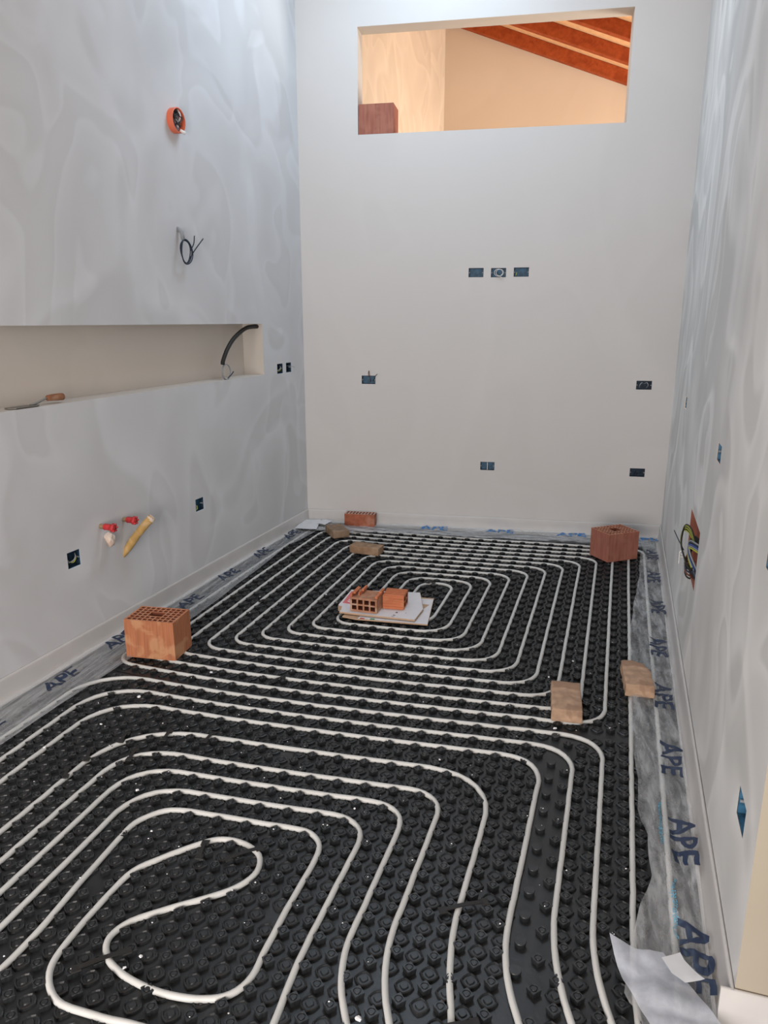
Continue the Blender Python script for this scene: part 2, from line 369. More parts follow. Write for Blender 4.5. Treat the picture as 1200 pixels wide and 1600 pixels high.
# ------------------------------------------------------------------ floor lattice (5 cm grid of the studded panels)
GU = [-.0137,-.0319,-.0838,.0532,.1499,.0479,.322,-.118,-.155,.1584,-.1369,.0343,.1214]
GV = [.10,.1804,.1172,.6144,-.3251,-.0183,-.6249,-.0829,.2688,-.3368,.3439,.0739,-.0179]
def lat(u, v, z=0.0):
    """panel grid to metres; the panels creep a little out of line across the room"""
    a, b = u/25, (v-17)/45
    B = (1,a,b,a*a,a*b,b*b,a**3,a*a*b,a*b*b,b**3,a**4,a**3*b,a*a*b*b)
    u2 = u + sum(x*y for x, y in zip(GU, B)); v2 = v + sum(x*y for x, y in zip(GV, B))
    return Vector(((u2+.05951*v2)*.05, .94397*v2*.05, z))
STUD_T = .0243
rad = [.0190,.0150,.0131,.0150]*4
def add_stud(mb, u, v, rnd=False):
    c = lat(u, v); vs = []
    p, i_, d = KD.find((c.x, c.y, 0))               # a stud crowded by a bend of pipe leans clear of it
    if d < .0242:
        if d < .010: return
        k = (.0242-d)/d; c = c + Vector((c.x-p.x, c.y-p.y, 0))*k
    zs = STUD_T
    for ring, (k, z) in enumerate(((.86,.008),(.97,zs-.0015),(.92,zs))):
        for i in range(16):
            an = i*math.pi/8; r = (.0165 if rnd else rad[i])*k
            vs.append((c.x+math.cos(an)*r, c.y+math.sin(an)*r, z))
    if rnd:
        mb.add(vs, [(r*16+i, r*16+(i+1)%16, (r+1)*16+(i+1)%16, (r+1)*16+i) for r in range(2) for i in range(16)] + [tuple(32+i for i in range(16))]); return
    for r, z in ((.0105,zs),(.0094,zs-.0022),(.0078,zs-.0022),(.0066,zs+.0003)):
        for i in range(16):
            an = i*math.pi/8; vs.append((c.x+math.cos(an)*r, c.y+math.sin(an)*r, z))
    mb.add(vs, [(r*16+i, r*16+(i+1)%16, (r+1)*16+(i+1)%16, (r+1)*16+i) for r in range(6) for i in range(16)] + [tuple(96+i for i in range(16))])
def add_low(mb, u, v):
    c = lat(u, v); vs = []
    for r, z in ((.0240,.007),(.0222,.0145),(.0190,.0158),(.0168,.0118),(.0108,.0118),(.0086,.0150)):
        for i in range(12):
            an = i*math.pi/6; q = r*(1.08 if i % 3 == 0 else .95)
            vs.append((c.x+math.cos(an)*q, c.y+math.sin(an)*q, z))
    mb.add(vs, [(r*12+i, r*12+(i+1)%12, (r+1)*12+(i+1)%12, (r+1)*12+i) for r in range(5) for i in range(12)] + [tuple(60+i for i in range(12))])
def panel(us, vs, label, joint=None):
    mb = MB()
    u0, u1 = us; v0, v1 = vs
    nu, nv = max(2, int((u1-u0)/3)), max(2, int((v1-v0)/3))
    g = [[lat(u0+(u1-u0)*i/nu, v0+(v1-v0)*k/nv, .008) for k in range(nv+1)] for i in range(nu+1)]
    flat = [p for r in g for p in r]; n = nv+1
    mb.add(flat, [(i*n+k, (i+1)*n+k, (i+1)*n+k+1, i*n+k+1) for i in range(nu) for k in range(nv)])
    for u in range(math.ceil(u0), math.floor(u1)+1):
        for v in range(math.ceil(v0), math.floor(v1)+1):
            if u == u1 or v == v1: continue
            even = (u+v) % 2 == 0
            if joint and u in (13, 14, 15) and v < 4:
                if even: add_stud(mb, u, v, u == 14)
                continue
            if random.random() < .006: continue
            if even: add_stud(mb, u, v)
            else: add_low(mb, u, v)
    o = mb.build('heating_floor_panel', M_PLASTIC)
    tag(o, label, 'floor panel', 'black studded heating panels')
    return o
# ------------------------------------------------------------------ pipes
PIPE_PTS = []
PZ = .0160; PR_ = .0088
def fillet(pts, k=7):
    out = [Vector(pts[0][:2])]
    for i in range(1, len(pts)-1):
        p = Vector(pts[i][:2]); a = Vector(pts[i-1][:2]); b = Vector(pts[i+1][:2]); r = pts[i][2] if len(pts[i]) > 2 else 2.3
        da, db = (a-p), (b-p); la, lb = da.length, db.length; r = min(r, la*.49, lb*.49)
        if r < .05: out.append(p); continue
        s, e = p+da/la*r, p+db/lb*r
        for j in range(k+1):
            t = j/k; out.append(s*(1-t)**2*1 + (p*.82+ (s+e)*.09)*2*t*(1-t) + e*t*t)
    out.append(Vector(pts[-1][:2])); return out
def pipe_world(path):
    out = []
    for a, b in zip(path[:-1], path[1:]):
        n = max(1, int((b-a).length/.5))
        for j in range(n):
            q = a + (b-a)*j/n; w = lat(q.x, q.y, PZ)
            w.x += noise.noise((q.x*.7, q.y*.7, 3.1))*.0014; w.y += noise.noise((q.x*.7, q.y*.7, 9.4))*.0014
            w.z += abs(noise.noise((q.x*.3, q.y*.3, 1.1)))*.003
            out.append(w)
    out.append(lat(path[-1].x, path[-1].y, PZ))
    PIPE_PTS.extend(out)
    return out
def corners(c):                                     # corner radii: left-bottom tight, right-bottom and top wide
    return [(u, v, (1.7 if (u < -7 and v < 24) else 2.7 if v < 24 else 2.4)) for u, v in c]
back = [(21.5,-34),(21.5,57.5),(-26.5,57.5),(-26.5,4.5),(17.5,4.5),(17.5,53.5),(-22.5,53.5),(-22.5,8.5),(13.5,8.5),(13.5,49.5),
 (-18.5,49.5),(-18.5,12.5),(9.5,12.5),(9.5,45.5),(-14.5,45.5),(-14.5,16.5),(5.5,16.5),(5.5,41.5),(-10.5,41.5),(-10.5,20.5),
 (1.5,20.5),(1.5,37.6),(-6.5,37.6),(-6.5,25.5),(-4.6,25.5),(-4.6,36.0),(-.6,36.0),(-.6,22.5),(-8.5,22.5),(-8.5,39.5),(3.5,39.5),
 (3.5,18.5),(-12.5,18.5),(-12.5,43.5),(7.5,43.5),(7.5,14.5),(-16.5,14.5),(-16.5,47.5),(11.5,47.5),(11.5,10.5),(-20.5,10.5),
 (-20.5,51.5),(15.5,51.5),(15.5,6.5),(-24.5,6.5),(-24.5,55.5),(19.5,55.5),(19.5,-21.5),(20.6,-34)]
mb = MB(); mb.tube(pipe_world(fillet(corners(back))), PR_, 10)
tag(mb.build('heating_pipe', M_PIPE, smooth=True), 'white heating pipe coiled in the large spiral at the back under the bricks and cardboard', 'pipe', 'white heating pipes')
mb = MB()
front = [
 [(-26.6,-34),(-26.5,2.5,5.0),(17.5,2.5,3),(17.5,-20.5,2.5),(21.5,-34)],
 [(-24.5,-34),(-24.5,.5,4.6),(15.5,.5,3),(15.5,-20.5,3),(20,-34)],
 [(-22.5,-34),(-22.5,-1.5,4.6),(13.4,-1.5,3),(13.2,-21.5,2.5),(18,-34)],
 [(-18.5,-34),(-18.5,-4.5,6),(10.5,-4.5,4.8),(10.5,-21,2.5),(13.6,-34)],
 [(-16.5,-34),(-16.5,-7.5,3.6),(7.5,-7.5,2.5),(7.5,-23.0,2.5),(12.2,-34)],
 [(-14.5,-34),(-14.7,-9.5,3.4),(5.5,-9.5,2.5),(5.5,-23.6,2),(10.6,-34)],
 [(-12.5,-34),(-12.8,-11.5,3.4),(3.5,-11.5,2.5),(3.5,-24,2),(4.6,-34)]]
whole = []
for i, p in enumerate(front):                      # one pipe: runs join beyond the picture, behind the viewer
    q = fillet(p); q = q[::-1] if i % 2 else q
    if whole:
        e = (whole[-1]+q[0])/2; whole.append(e + Vector((0, -1.5)))
    whole += q
inner = [(-10.6,-29),(-10.5,-25.3),(-10.7,-22.4),(-10.9,-18.9),(-11.0,-16.0),(-10.5,-14.7),(-9.4,-13.7),(-6.8,-13.45),(-3.6,-13.5),(-1,-13.5),(.4,-13.8),(1.3,-14.9),
 (1.5,-16.6),(1.5,-19.6),(1.6,-23.1),(1.7,-25.2),(1.2,-26.4),(0.1,-26.95),(-1.5,-27.1),(-3.2,-26.9),(-4.8,-26.4),(-6.0,-25.6),(-6.6,-24.5),(-6.2,-23.2),(-4.8,-21.9),
 (-2.9,-20.4),(-1.8,-19.2),(-1.4,-17.9),(-1.9,-16.5),(-3.2,-15.7),(-4.7,-15.6),(-5.9,-16.4),(-7.4,-18.1),(-8.4,-19.7),(-8.6,-21.6),(-8.6,-23.8),(-8.5,-25.6),
 (-8.2,-27.0),(-7.4,-28.1),(-6.2,-28.8),(-3.9,-29.0),(-1.9,-29.05),(1.5,-29.4),(3,-31)]
whole += [Vector((-1,-37)), Vector((-10.4,-36))] if False else [Vector((3.8,-37.5)), Vector((-9,-37.5)), Vector((-10.5,-36)), Vector((-10.6,-32))]
whole += [Vector(p[:2]) for p in catmull([(a, b, 0) for a, b in inner], 4)]
mb.tube(pipe_world(whole), PR_, 10)
tag(mb.build('heating_pipe', M_PIPE, smooth=True), 'white heating pipe nearest the viewer, looping round the small inner loop in the foreground', 'pipe', 'white heating pipes')

from mathutils import kdtree
KD = kdtree.KDTree(len(PIPE_PTS))
for i, p in enumerate(PIPE_PTS): KD.insert((p.x, p.y, 0), i)
KD.balance()
panel((-28.4, 23.2), (4, 58.8), 'black studded panels at the back of the room under the larger pipe spiral')
panel((-28.4, 13.1), (-32, 3.0), 'black studded panels in the left foreground under the small inner pipe loop')
panel((13.1, 23.2), (-32, 3.0), 'black studded panels in the right foreground with a column of smooth round studs', True)
mb = MB()
mb.add([lat(-28.4+51.6*i/6, v, .0082) for v in (3.0, 4.0) for i in range(7)], [(i, i+1, i+8, i+7) for i in range(6)])
struct(mb.build('trim_4', M_PLASTIC))

# clips over the pipes
def clip(x, y, rz, L, label):
    root = empty('pipe_clip', (x, y, 0), rz); tag(root, label, 'clip', 'black pipe clips')
    mb = MB(); w = .006; n = 9
    top = [(-L/2 + L*i/(n-1), .0268 + .0045*math.sin(math.pi*i/(n-1))) for i in range(n)]
    for (a, za), (b, zb) in zip(top[:-1], top[1:]):
        mb.add([(a,-w,za),(b,-w,zb),(b,w,zb),(a,w,za),(a,-w,za-.003),(b,-w,zb-.003),(b,w,zb-.003),(a,w,za-.003)], [(0,1,2,3),(7,6,5,4),(0,4,5,1),(3,2,6,7),(0,3,7,4),(1,5,6,2)])
    mb.build('strap', M_BLACK, root)
    for s in (-1, 1):
        mb = MB(); mb.box((s*L/2-.012,-.012,.0225), (s*L/2+.012,.012,.0272)); mb.build('foot', M_BLACK, root, bevel=.002)
clips = [(-.899,-.300,100,.055,'black clip at the left of the top bend of the fourth pipe from the wall'),
 (-.746,-.249,95,.055,'black clip on the top middle of the left foreground pipe bend'),
 (-.582,-.222,85,.055,'black clip farthest right on the left foreground pipe bend'),
 (-.802,-.398,98,.055,'lone black clip on the second of the left foreground bends'),
 (-.957,-.440,110,.055,'black clip on the slanting run left of the foreground bend'),
 (-.968,-.551,118,.055,'lowest black clip on the slanting run left of the foreground bend'),
 (-.315,-.800,100,.06,'black clip on the top of the small inner pipe loop'),
 (-.185,-.785,42,.095,'long black clip across the right turn of the small inner pipe loop'),
 (-.371,-1.224,40,.12,'long black clip across the left turn of the small inner pipe loop'),
 (.483,-.833,28,.12,'long black clip across a straight pipe right of the foreground centre'),
 (.505,-1.196,25,.11,'black clip at the bottom edge of the picture'),
 (-.503,.284,60,.05,'black clip standing up between the straight pipes in front of the left block'),
 (-.068,1.691,10,.035,'black clip on the top of the innermost loop at the back'),
 (-.944,1.166,40,.035,'black clip on the straight pipes along the left wall')]
for x, y, a, L, lab in clips: clip(x, y, R(a), L, lab)

# ------------------------------------------------------------------ perimeter foam bands, films and print
def band(o, a, n, s0, s1, name='foam_band', parent=None, wob=.003):
    prof = [(.0012,.121),(.003,.1245),(.008,.1225),(.010,.112),(.0105,.085),(.012,.055),(.016,.038),(.022,.031),(.034,.028),(.034,.026),(.012,.024),(.0012,.024)]
    mb = MB(); K = 60; m = len(prof); vs = []
    for i in range(K+1):
        s = s0+(s1-s0)*i/K
        for q, (d, z) in enumerate(prof):
            w = noise.noise((s*2.3, 5.0+q*.3, o.x))*wob*(1.6 if q < 3 else 2.2 if q > 6 else 1)
            vs.append(o + a*s + n*(d+max(0, w if q not in (0, m-1) else 0)) + UPV*(z+w*.8))
    mb.add(vs, [(i*m+k, i*m+k+1, (i+1)*m+k+1, (i+1)*m+k) for i in range(K) for k in range(m-1)])
    return mb.build(name, M_FOAM, parent, True)
def interp(tab, y):
    for (y0, x0), (y1, x1) in zip(tab[:-1], tab[1:]):
        if y0 <= y <= y1: return x0 + (x1-x0)*(y-y0)/(y1-y0)
    return tab[0][1] if y < tab[0][0] else tab[-1][1]
RIGHT_IN = sorted([(2.66,1.245),(2.499,1.213),(2.052,1.169),(1.80,1.135),(1.556,1.102),(1.182,1.052),(.868,1.022),(.646,1.010),(.45,1.007),(.109,.987),(-.126,.992),(-.30,.977),(-.36,.985),(-.42,.999),(-.519,.989),(-.608,.990),(-.733,.948),(-.851,.918),(-.915,.906),(-1.034,.886),(-1.046,.906),(-1.2,.95),(-1.6,.96)])
LEFT_IN = sorted([(2.75,-1.06),(2.60,-1.11),(2.479,-1.129),(2.267,-1.165),(2.209,-1.196),(1.838,-1.187),(1.448,-1.193),(1.111,-1.199),(.837,-1.203),(.295,-1.252),(.177,-1.262),(-.051,-1.285),(-.272,-1.301),(-.466,-1.316),(-1.6,-1.40)])
BACK_IN = sorted([(-1.15,2.60),(-.492,2.66),(-.113,2.69),(.348,2.72),(.796,2.745),(1.3,2.75)])
wxL = lambda y: -1.283 + (y-2.894)*.0895 + .03
wxR = lambda y: 1.397 + (y-3.041)*.0682 - .03
def zL(x, y):
    w = wxL(y); t = (x-w)/max(.02, interp(LEFT_IN, y)-w)
    f = abs(noise.noise((x*26, y*2.6, 0)))*.012 + abs(noise.noise((x*60, y*9, 4)))*.004
    return .0300 + .010*max(0, 1-t*3) + f*(1-.8*max(0, min(1, t))**3)
def zR(x, y):
    w = wxR(y); t = (w-x)/max(.02, w-interp(RIGHT_IN, y))
    f = abs(noise.noise((x*11, y*2.2+x*5, 2)))*.024 + abs(noise.noise((x*40, y*13, 4)))*.006 + abs(noise.noise((x*24-y*7, y*5, 8)))*.006
    return .0298 + .010*max(0, 1-t*3) + f
def zB(x, y):
    f = abs(noise.noise((x*7, y*30, 2)))*.012 + abs(noise.noise((x*30, y*45, 4)))*.007
    return .031 + f
def film_sheet(y0, y1, wx, tab, zf, mat_, name, parent, K, Q):
    mb = MB(); vs = []
    for i in range(K+1):
        y = y0+(y1-y0)*i/K; a, b = wx(y), interp(tab, y)
        b += noise.noise((y*4, 7, b))*.006
        for q in range(Q+1):
            x = a+(b-a)*q/Q; vs.append((x, y, zf(x, y)))
    n = Q+1
    mb.add(vs, [(i*n+q, i*n+q+1, (i+1)*n+q+1, (i+1)*n+q) for i in range(K) for q in range(Q)])
    return mb.build(name, mat_, parent, True)
def text_mesh(txt, size, M, zf, name, mat_, parent, shear=.15, bold=0.0, width=1.0):
    cu = bpy.data.curves.new('txt', 'FONT'); cu.body = txt; cu.size = size; cu.shear = shear; cu.offset = bold; cu.resolution_u = 3
    cu.align_x = 'CENTER'; cu.align_y = 'CENTER'
    to = bpy.data.objects.new('txt', cu); COL.objects.link(to)
    dg = bpy.context.evaluated_depsgraph_get(); me0 = bpy.data.meshes.new_from_object(to.evaluated_get(dg))
    bm = bmesh.new(); bm.from_mesh(me0); bmesh.ops.triangulate(bm, faces=bm.faces)
    for _ in range(3):
        ed = [e for e in bm.edges if e.calc_length() > .016]
        if ed: bmesh.ops.subdivide_edges(bm, edges=ed, cuts=1); bmesh.ops.triangulate(bm, faces=bm.faces)
    for v in bm.verts:
        p = M @ Vector((v.co.x*width, v.co.y, 0)); q = p*22; p += Vector((noise.noise(q), noise.noise(q+Vector((7,3,1))), 0))*.011; p.z = zf(p.x, p.y) + .0012; v.co = p
    me = bpy.data.meshes.new(name); bm.to_mesh(me); bm.free(); me.materials.append(mat_)
    bpy.data.objects.remove(to); bpy.data.curves.remove(cu)
    o = bpy.data.objects.new(name, me); COL.objects.link(o); o.parent = parent
    return o
def flatM(c, ex, ey): return frame(Vector(c), Vector(ex).normalized(), Vector(ey).normalized(), UPV)
# left
eL = empty('perimeter_strip', (0,0,0)); tag(eL, 'pale foam edging strip with clear printed film along the foot of the left wall', 'edging strip', 'edging strips')
band(PL, dL, nL, -6.3, -.012, parent=eL)
film_sheet(2.72, -1.6, wxL, LEFT_IN, zL, M_FILM_L, 'film', eL, 220, 20)
for y, x in ((2.44,-1.25),(1.97,-1.285),(1.50,-1.315),(1.03,-1.33),(.47,-1.415),(.03,-1.425),(-.42,-1.45)):
    text_mesh('APE', .105, flatM((x,y,0), dL, (-dL.y,dL.x,0)), zL, 'printed_name', M_INKB, eL, bold=.002, width=1.15)
# right
eR = empty('perimeter_strip', (0,0,0)); tag(eR, 'pale foam edging strip with loose printed film along the foot of the right wall', 'edging strip', 'edging strips')
band(PR, dR, nR, -4.094, -.012, parent=eR); 
film_sheet(2.90, -1.5, wxR, RIGHT_IN, zR, M_FILM_R, 'film', eR, 240, 30)
for y, x in ((2.55,1.29),(2.09,1.255),(1.57,1.225),(1.02,1.17),(.52,1.14),(.035,1.115),(-.43,1.095),(-.87,1.065)):
    text_mesh('APE', .100, flatM((x,y,0), -dR, (dR.y,-dR.x,0)), zR, 'printed_name', M_INKB, eR, bold=.002, width=1.3)
for y in (-.36, -.72):
    text_mesh('www.aperaccorderie.com', .020, flatM((1.040,y,0), -dR, (dR.y,-dR.x,0)), zR, 'printed_address', M_INKC, eR, shear=.2)
rvb = band(j, -nR*-1, -dR, -.0, .32, parent=eR) if False else None
mbx = MB(); prof = [(0,.121),(.004,.1245),(.010,.122),(.011,.06),(.03,.032),(.052,.0295)]
vs = []
for s in (-.030, .08, .16, .24, .32):
    for d, z in prof: vs.append(j - nR*s - dR*d + UPV*z)
mbx.add(vs, [(i*6+k, i*6+k+1, (i+1)*6+k+1, (i+1)*6+k) for i in range(4) for k in range(5)])
mbx.add([j + nR*.030 - dR*d + UPV*z for d, z in prof] + [j + nR*.030 - dR*prof[-1][0] + UPV*.0, j + nR*.030], [tuple(range(8))])
mbx.build('reveal_band', M_FOAM, eR, True)
# back
eB = empty('perimeter_strip', (0,0,0)); tag(eB, 'pale foam edging strip with crumpled blue-printed film along the foot of the back wall', 'edging strip', 'edging strips')
band(PL, dB, nB, .006, 2.678, parent=eB)
mb = MB(); vs = []; K, Q = 220, 14
for i in range(K+1):
    x = -1.2 + 2.5*i/K; y1 = 2.894+(x+1.283)*.0549-.03; y0 = interp(BACK_IN, x)+noise.noise((x*5, 1, 1))*.015
    for q in range(Q+1): y = y1+(y0-y1)*q/Q; vs.append((x, y, zB(x, y)))
mb.add(vs, [(i*(Q+1)+q, (i+1)*(Q+1)+q, (i+1)*(Q+1)+q+1, i*(Q+1)+q+1) for i in range(K) for q in range(Q)])
mb.build('film', M_FILM_B, eB, True)
for x, y in ((-.255,2.87),(.24,2.90),(.765,2.93),(1.27,2.93)):
    text_mesh('APE', .125, flatM((x,y,0), dB, (-dB.y,dB.x,0)), zB, 'printed_name', M_INKL, eB, shear=0, bold=.003)

# ------------------------------------------------------------------ hollow clay blocks
def hollow_block(name, w, d, h, nx, ny, loc, rz, label, mclay, web=.008, wall=.011, centre=None, M=None, mtop=None, cat='clay block', group=None, depth=.12, skip=()):
    """block with open cells on its top; origin at the middle of its base"""
    root = empty(name, loc, rz); tag(root, label, cat, group)
    if M is not None: root.matrix_world = M
    def lines(L, n):
        c = (L-2*wall-(n-1)*web)/n; xs = [-L/2]; x = -L/2+wall
        for i in range(n): xs += [x, x+c]; x += c+web
        return xs+[L/2]
    xs, ys = lines(w, nx), lines(d, ny); A, B = len(xs)-1, len(ys)-1
    hole = [[i % 2 == 1 and k % 2 == 1 for k in range(B)] for i in range(A)]
    if centre:
        i0, i1, k0, k1 = centre
        for i in range(2*i0+1, 2*i1+2):
            for k in range(2*k0+1, 2*k1+2): hole[i][k] = True
    for i, k in skip: hole[2*i+1][2*k+1] = False
    mb = MB(); cv = MB(); tp = MB(); zb = h-depth
    for i in range(A):
        for k in range(B):
            x0, x1, y0, y1 = xs[i], xs[i+1], ys[k], ys[k+1]
            if not hole[i][k]: tp.add([(x0,y0,h),(x1,y0,h),(x1,y1,h),(x0,y1,h)], [(0,1,2,3)]); continue
            cv.add([(x0,y0,zb),(x1,y0,zb),(x1,y1,zb),(x0,y1,zb)], [(0,1,2,3)])
            if not hole[i-1][k]: cv.add([(x0,y0,zb),(x0,y1,zb),(x0,y1,h),(x0,y0,h)], [(3,2,1,0)])
            if not hole[i+1][k]: cv.add([(x1,y0,zb),(x1,y1,zb),(x1,y1,h),(x1,y0,h)], [(0,1,2,3)])
            if not hole[i][k-1]: cv.add([(x0,y0,zb),(x1,y0,zb),(x1,y0,h),(x0,y0,h)], [(0,1,2,3)])
            if not hole[i][k+1]: cv.add([(x0,y1,zb),(x1,y1,zb),(x1,y1,h),(x0,y1,h)], [(3,2,1,0)])
    c = .003; o = [(-w/2,-d/2),(w/2,-d/2),(w/2,d/2),(-w/2,d/2)]
    mb.add([(x,y,0) for x, y in o]+[(x,y,h) for x, y in o], [(0,1,5,4),(1,2,6,5),(2,3,7,6),(3,0,4,7),(3,2,1,0)])
    body = mb.build('body', mclay, root); tp.build('top', mtop or mclay, root)
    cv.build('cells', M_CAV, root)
    return root, xs, ys
# big blocks: 25 x 18 x 19 cm
def quadpose(a, b):  # bottom/front edge from a to b gives centre direction
    d = Vector(b)-Vector(a); return math.atan2(d.y, d.x)
def place(a, b, w, d):
    """front edge a->b on the ground plane; return block centre and heading"""
    A, B_ = Vector((*a, 0)), Vector((*b, 0)); e = (B_-A).normalized(); n = Vector((-e.y, e.x, 0)); c = (A+B_)/2 + n*d/2
    return c, math.atan2(e.y, e.x)
BLK = 'large hollow clay blocks'
c, a = place((-1.288,.330), (-1.040,.342), .25, .18)
hollow_block('clay_block', .25, .175, .19, 9, 6, (c.x, c.y, .0240), a, 'large orange hollow clay block on the floor by the left wall', M_CLAY, mtop=clay('block_top_orange', (.52,.22,.12), False, pale=(.55,.30,.20)), centre=(3,5,2,3), group=BLK)
c, a = place((.998,2.353), (1.193,2.49), .24, .195)
hollow_block('clay_block', .24, .195, .19, 9, 7, (c.x, c.y, .0240), a, 'large red hollow clay block on the floor in the right back corner', M_CLAY2, mtop=clay('block_top', (.50,.22,.14), False, pale=(.55,.30,.22)), centre=(3,5,2,4), group=BLK)
c = PL + dB*.561 - nB*.099
hollow_block('clay_block', .245, .195, .19, 9, 7, (c.x, c.y, 2.8275), math.atan2(dB.y, dB.x), 'dark red clay block standing in the left corner of the wall opening', M_CLAY2, centre=(3,5,2,4), group=BLK)
# perforated brick leaning in front of the back wall
hollow_block('perforated_brick', .235, .088, .098, 9, 2, (-.832, 2.838, .030), R(3), 'red perforated brick with pale holes in its top, standing against the back wall', clay('perforated_clay', (.36,.12,.07), False, pale=(.50,.27,.19), smear=.5), mtop=clay('perforated_top', (.55,.36,.29), False, pale=(.60,.45,.38)), web=.008, wall=.010, cat='brick')
# small hollow bricks lying on the cardboard, cells facing sideways
def hollow_brick(loc, rz, face, label, broken):
    # cells open on the face; block built upright then laid down
    w, d, h = (.152, .078, .13) if broken else (.118, .076, .118)
    M0 = Matrix.Translation(Vector(loc)) @ Matrix.Rotation(rz, 4, 'Z')
    if broken: M1 = M0 @ Matrix.Translation((0, h/2, d/2)) @ Matrix.Rotation(R(90), 4, 'X') @ Matrix.Translation((0,0,0))
    else: M1 = M0 @ Matrix.Rotation(R(90), 4, 'Z') @ Matrix.Translation((0, h/2, d/2)) @ Matrix.Rotation(R(90), 4, 'X')
    return M1, w, d, h
M1, w, d, h = hollow_brick((-.320,1.140,.050), R(-4), 0, '', True)
root, xs, ys = hollow_block('hollow_brick', w, d, h, 4, 2, (0,0,0), 0, 'broken hollow brick with open cells facing the viewer, on the cardboard', M_CLAYP, web=.009, wall=.010, M=M1, cat='brick', group='hollow bricks on the cardboard', depth=.11)
mb = MB()   # broken stubs of the missing upper cells: local y is up, z towards the viewer
for q in (((-.076,.039,.0),(-.066,.058,.128)), ((-.066,.052,.02),(-.052,.062,.11)), ((-.040,.039,.0),(-.032,.060,.10)), ((-.034,.050,-.01),(-.022,.066,.06)),
          ((.060,.039,.0),(.076,.052,.12)), ((.064,.05,.0),(.080,.062,.06))):
    mb = MB(); mb.box(*q); mb.build('broken_web', M_CLAYO, root, bevel=.003)
M1, w, d, h = hollow_brick((-.180,1.215,.050), R(1), 0, '', False)
root, xs, ys = hollow_block('hollow_brick', w, d, h, 2, 2, (0,0,0), 0, 'small ribbed orange hollow brick on the right of the cardboard', M_CLAYO, web=.009, wall=.010, M=M1, cat='brick', group='hollow bricks on the cardboard', depth=.09)
mb = MB()
for k in range(5):
    z = -.030+.015*k; mb.box((-.0615, z-.0052, .002), (-.059, z+.0052, .116))
for k in range(5):
    x = -.045+.022*k; mb.box((x-.008,.038,.002), (x+.008,.0405,.116))
mb.build('rib', M_CLAYO, root, bevel=.001)

# solid sand-coloured bricks
def solid_brick(loc, rz, w, d, h, m_, label, cut=None, tilt=(0,0)):
    bm = bmesh.new()
    if cut: pts = cut
    else: pts = [(-w/2,-d/2),(w/2,-d/2),(w/2,d/2),(-w/2,d/2)]
    b = [bm.verts.new((x, y, 0)) for x, y in pts]; f = bm.faces.new(b[::-1])
    t = [bm.verts.new((x, y, h)) for x, y in pts]; bm.faces.new(t)
    n = len(pts)
    for i in range(n): bm.faces.new((b[i], b[(i+1)%n], t[(i+1)%n], t[i]))
    bmesh.ops.bevel(bm, geom=list(bm.edges), offset=.006, segments=2, affect='EDGES', profile=.6)
    bmesh.ops.triangulate(bm, faces=bm.faces)
    for _ in range(4):
        ed = [e for e in bm.edges if e.calc_length() > .016]
        if ed: bmesh.ops.subdivide_edges(bm, edges=ed, cuts=1); bmesh.ops.triangulate(bm, faces=bm.faces)
    s = loc[0]*17
    for v in bm.verts:
        q = v.co*28; v.co += Vector((noise.noise(q+Vector((s,0,0))), noise.noise(q+Vector((s,9,0))), noise.noise(q+Vector((s,0,9))) if v.co.z > .01 else 0))*.0032
    me = bpy.data.meshes.new('sand_brick'); bm.to_mesh(me); bm.free(); me.materials.append(m_); me.shade_smooth()
    o = bpy.data.objects.new('solid_brick', me); COL.objects.link(o); o.location = loc; o.rotation_euler = (tilt[0], tilt[1], rz)
    tag(o, label, 'brick', 'solid sand-coloured bricks'); return o
solid_brick((-.937,2.565,.0240), R(-54.6), .20, .125, .055, M_TAN3, 'brown solid brick lying in the left back corner beside the white paper')
solid_brick((-.606,2.186,.0240), R(-9), .215, .10, .055, M_TAN, 'brown solid brick lying across the pipes in front of the perforated brick')
solid_brick((.744,.338,.0240), R(2), .12, .245, .056, M_TAN2, 'pale solid brick on the pipe bend left of the film')
solid_brick((1.040,.606,.031), R(3), .12, .245, .056, M_TAN2, 'pale solid brick with a broken corner holding down the film by the right wall', cut=[(-.06,-.122),(.06,-.122),(.062,.03),(.04,.10),(.0,.124),(-.052,.122)])

# ------------------------------------------------------------------ cardboard pieces
def sheet(name, pts, z, t, m_, label=None, cat=None, parent=None, bend=None):
    n = len(pts); mb = MB(); zz = [z+(bend[i] if bend else 0) for i in range(n)]
    mb.add([(x,y,zz[i]) for i, (x, y) in enumerate(pts)]+[(x,y,zz[i]+t) for i, (x, y) in enumerate(pts)],
           [tuple(reversed(range(n))), tuple(range(n,2*n))]+[(i,(i+1)%n,n+(i+1)%n,n+i) for i in range(n)])
    o = mb.build(name, m_, parent)
    if label: tag(o, label, cat)
    return o
r2 = empty('cardboard_sheet', (0,0,0)); tag(r2, 'lower white and brown cardboard sheet showing on the right under the other sheet', 'cardboard', 'cardboard sheets')
sheet('board', [(-.43,1.03),(-.349,1.012),(.036,1.027),(.002,1.409),(-.40,1.40)], .0285, .006, M_KRAFT, parent=r2)
sheet('white_face', [(-.34,1.016),(.034,1.030),(.001,1.392),(-.34,1.36)], .0346, .0006, M_CARD, parent=r2)
sheet('bare_patch', [(-.078,1.07),(-.005,1.30),(-.10,1.31)], .0353, .0006, M_KRAFT, parent=r2)
sheet('red_print', [(-.33,1.0165),(-.305,1.0175),(-.305,1.03),(-.33,1.03)], .0352, .0005, plain('red_print', (.45,.03,.03)), parent=r2)
sheet('green_print', [(-.275,1.019),(-.25,1.02),(-.25,1.035),(-.275,1.035)], .0352, .0005, M_GREEN, parent=r2)
r1 = empty('cardboard_sheet', (0,0,0)); tag(r1, 'upper white cardboard sheet with a pink print carrying the hollow bricks', 'cardboard', 'cardboard sheets')
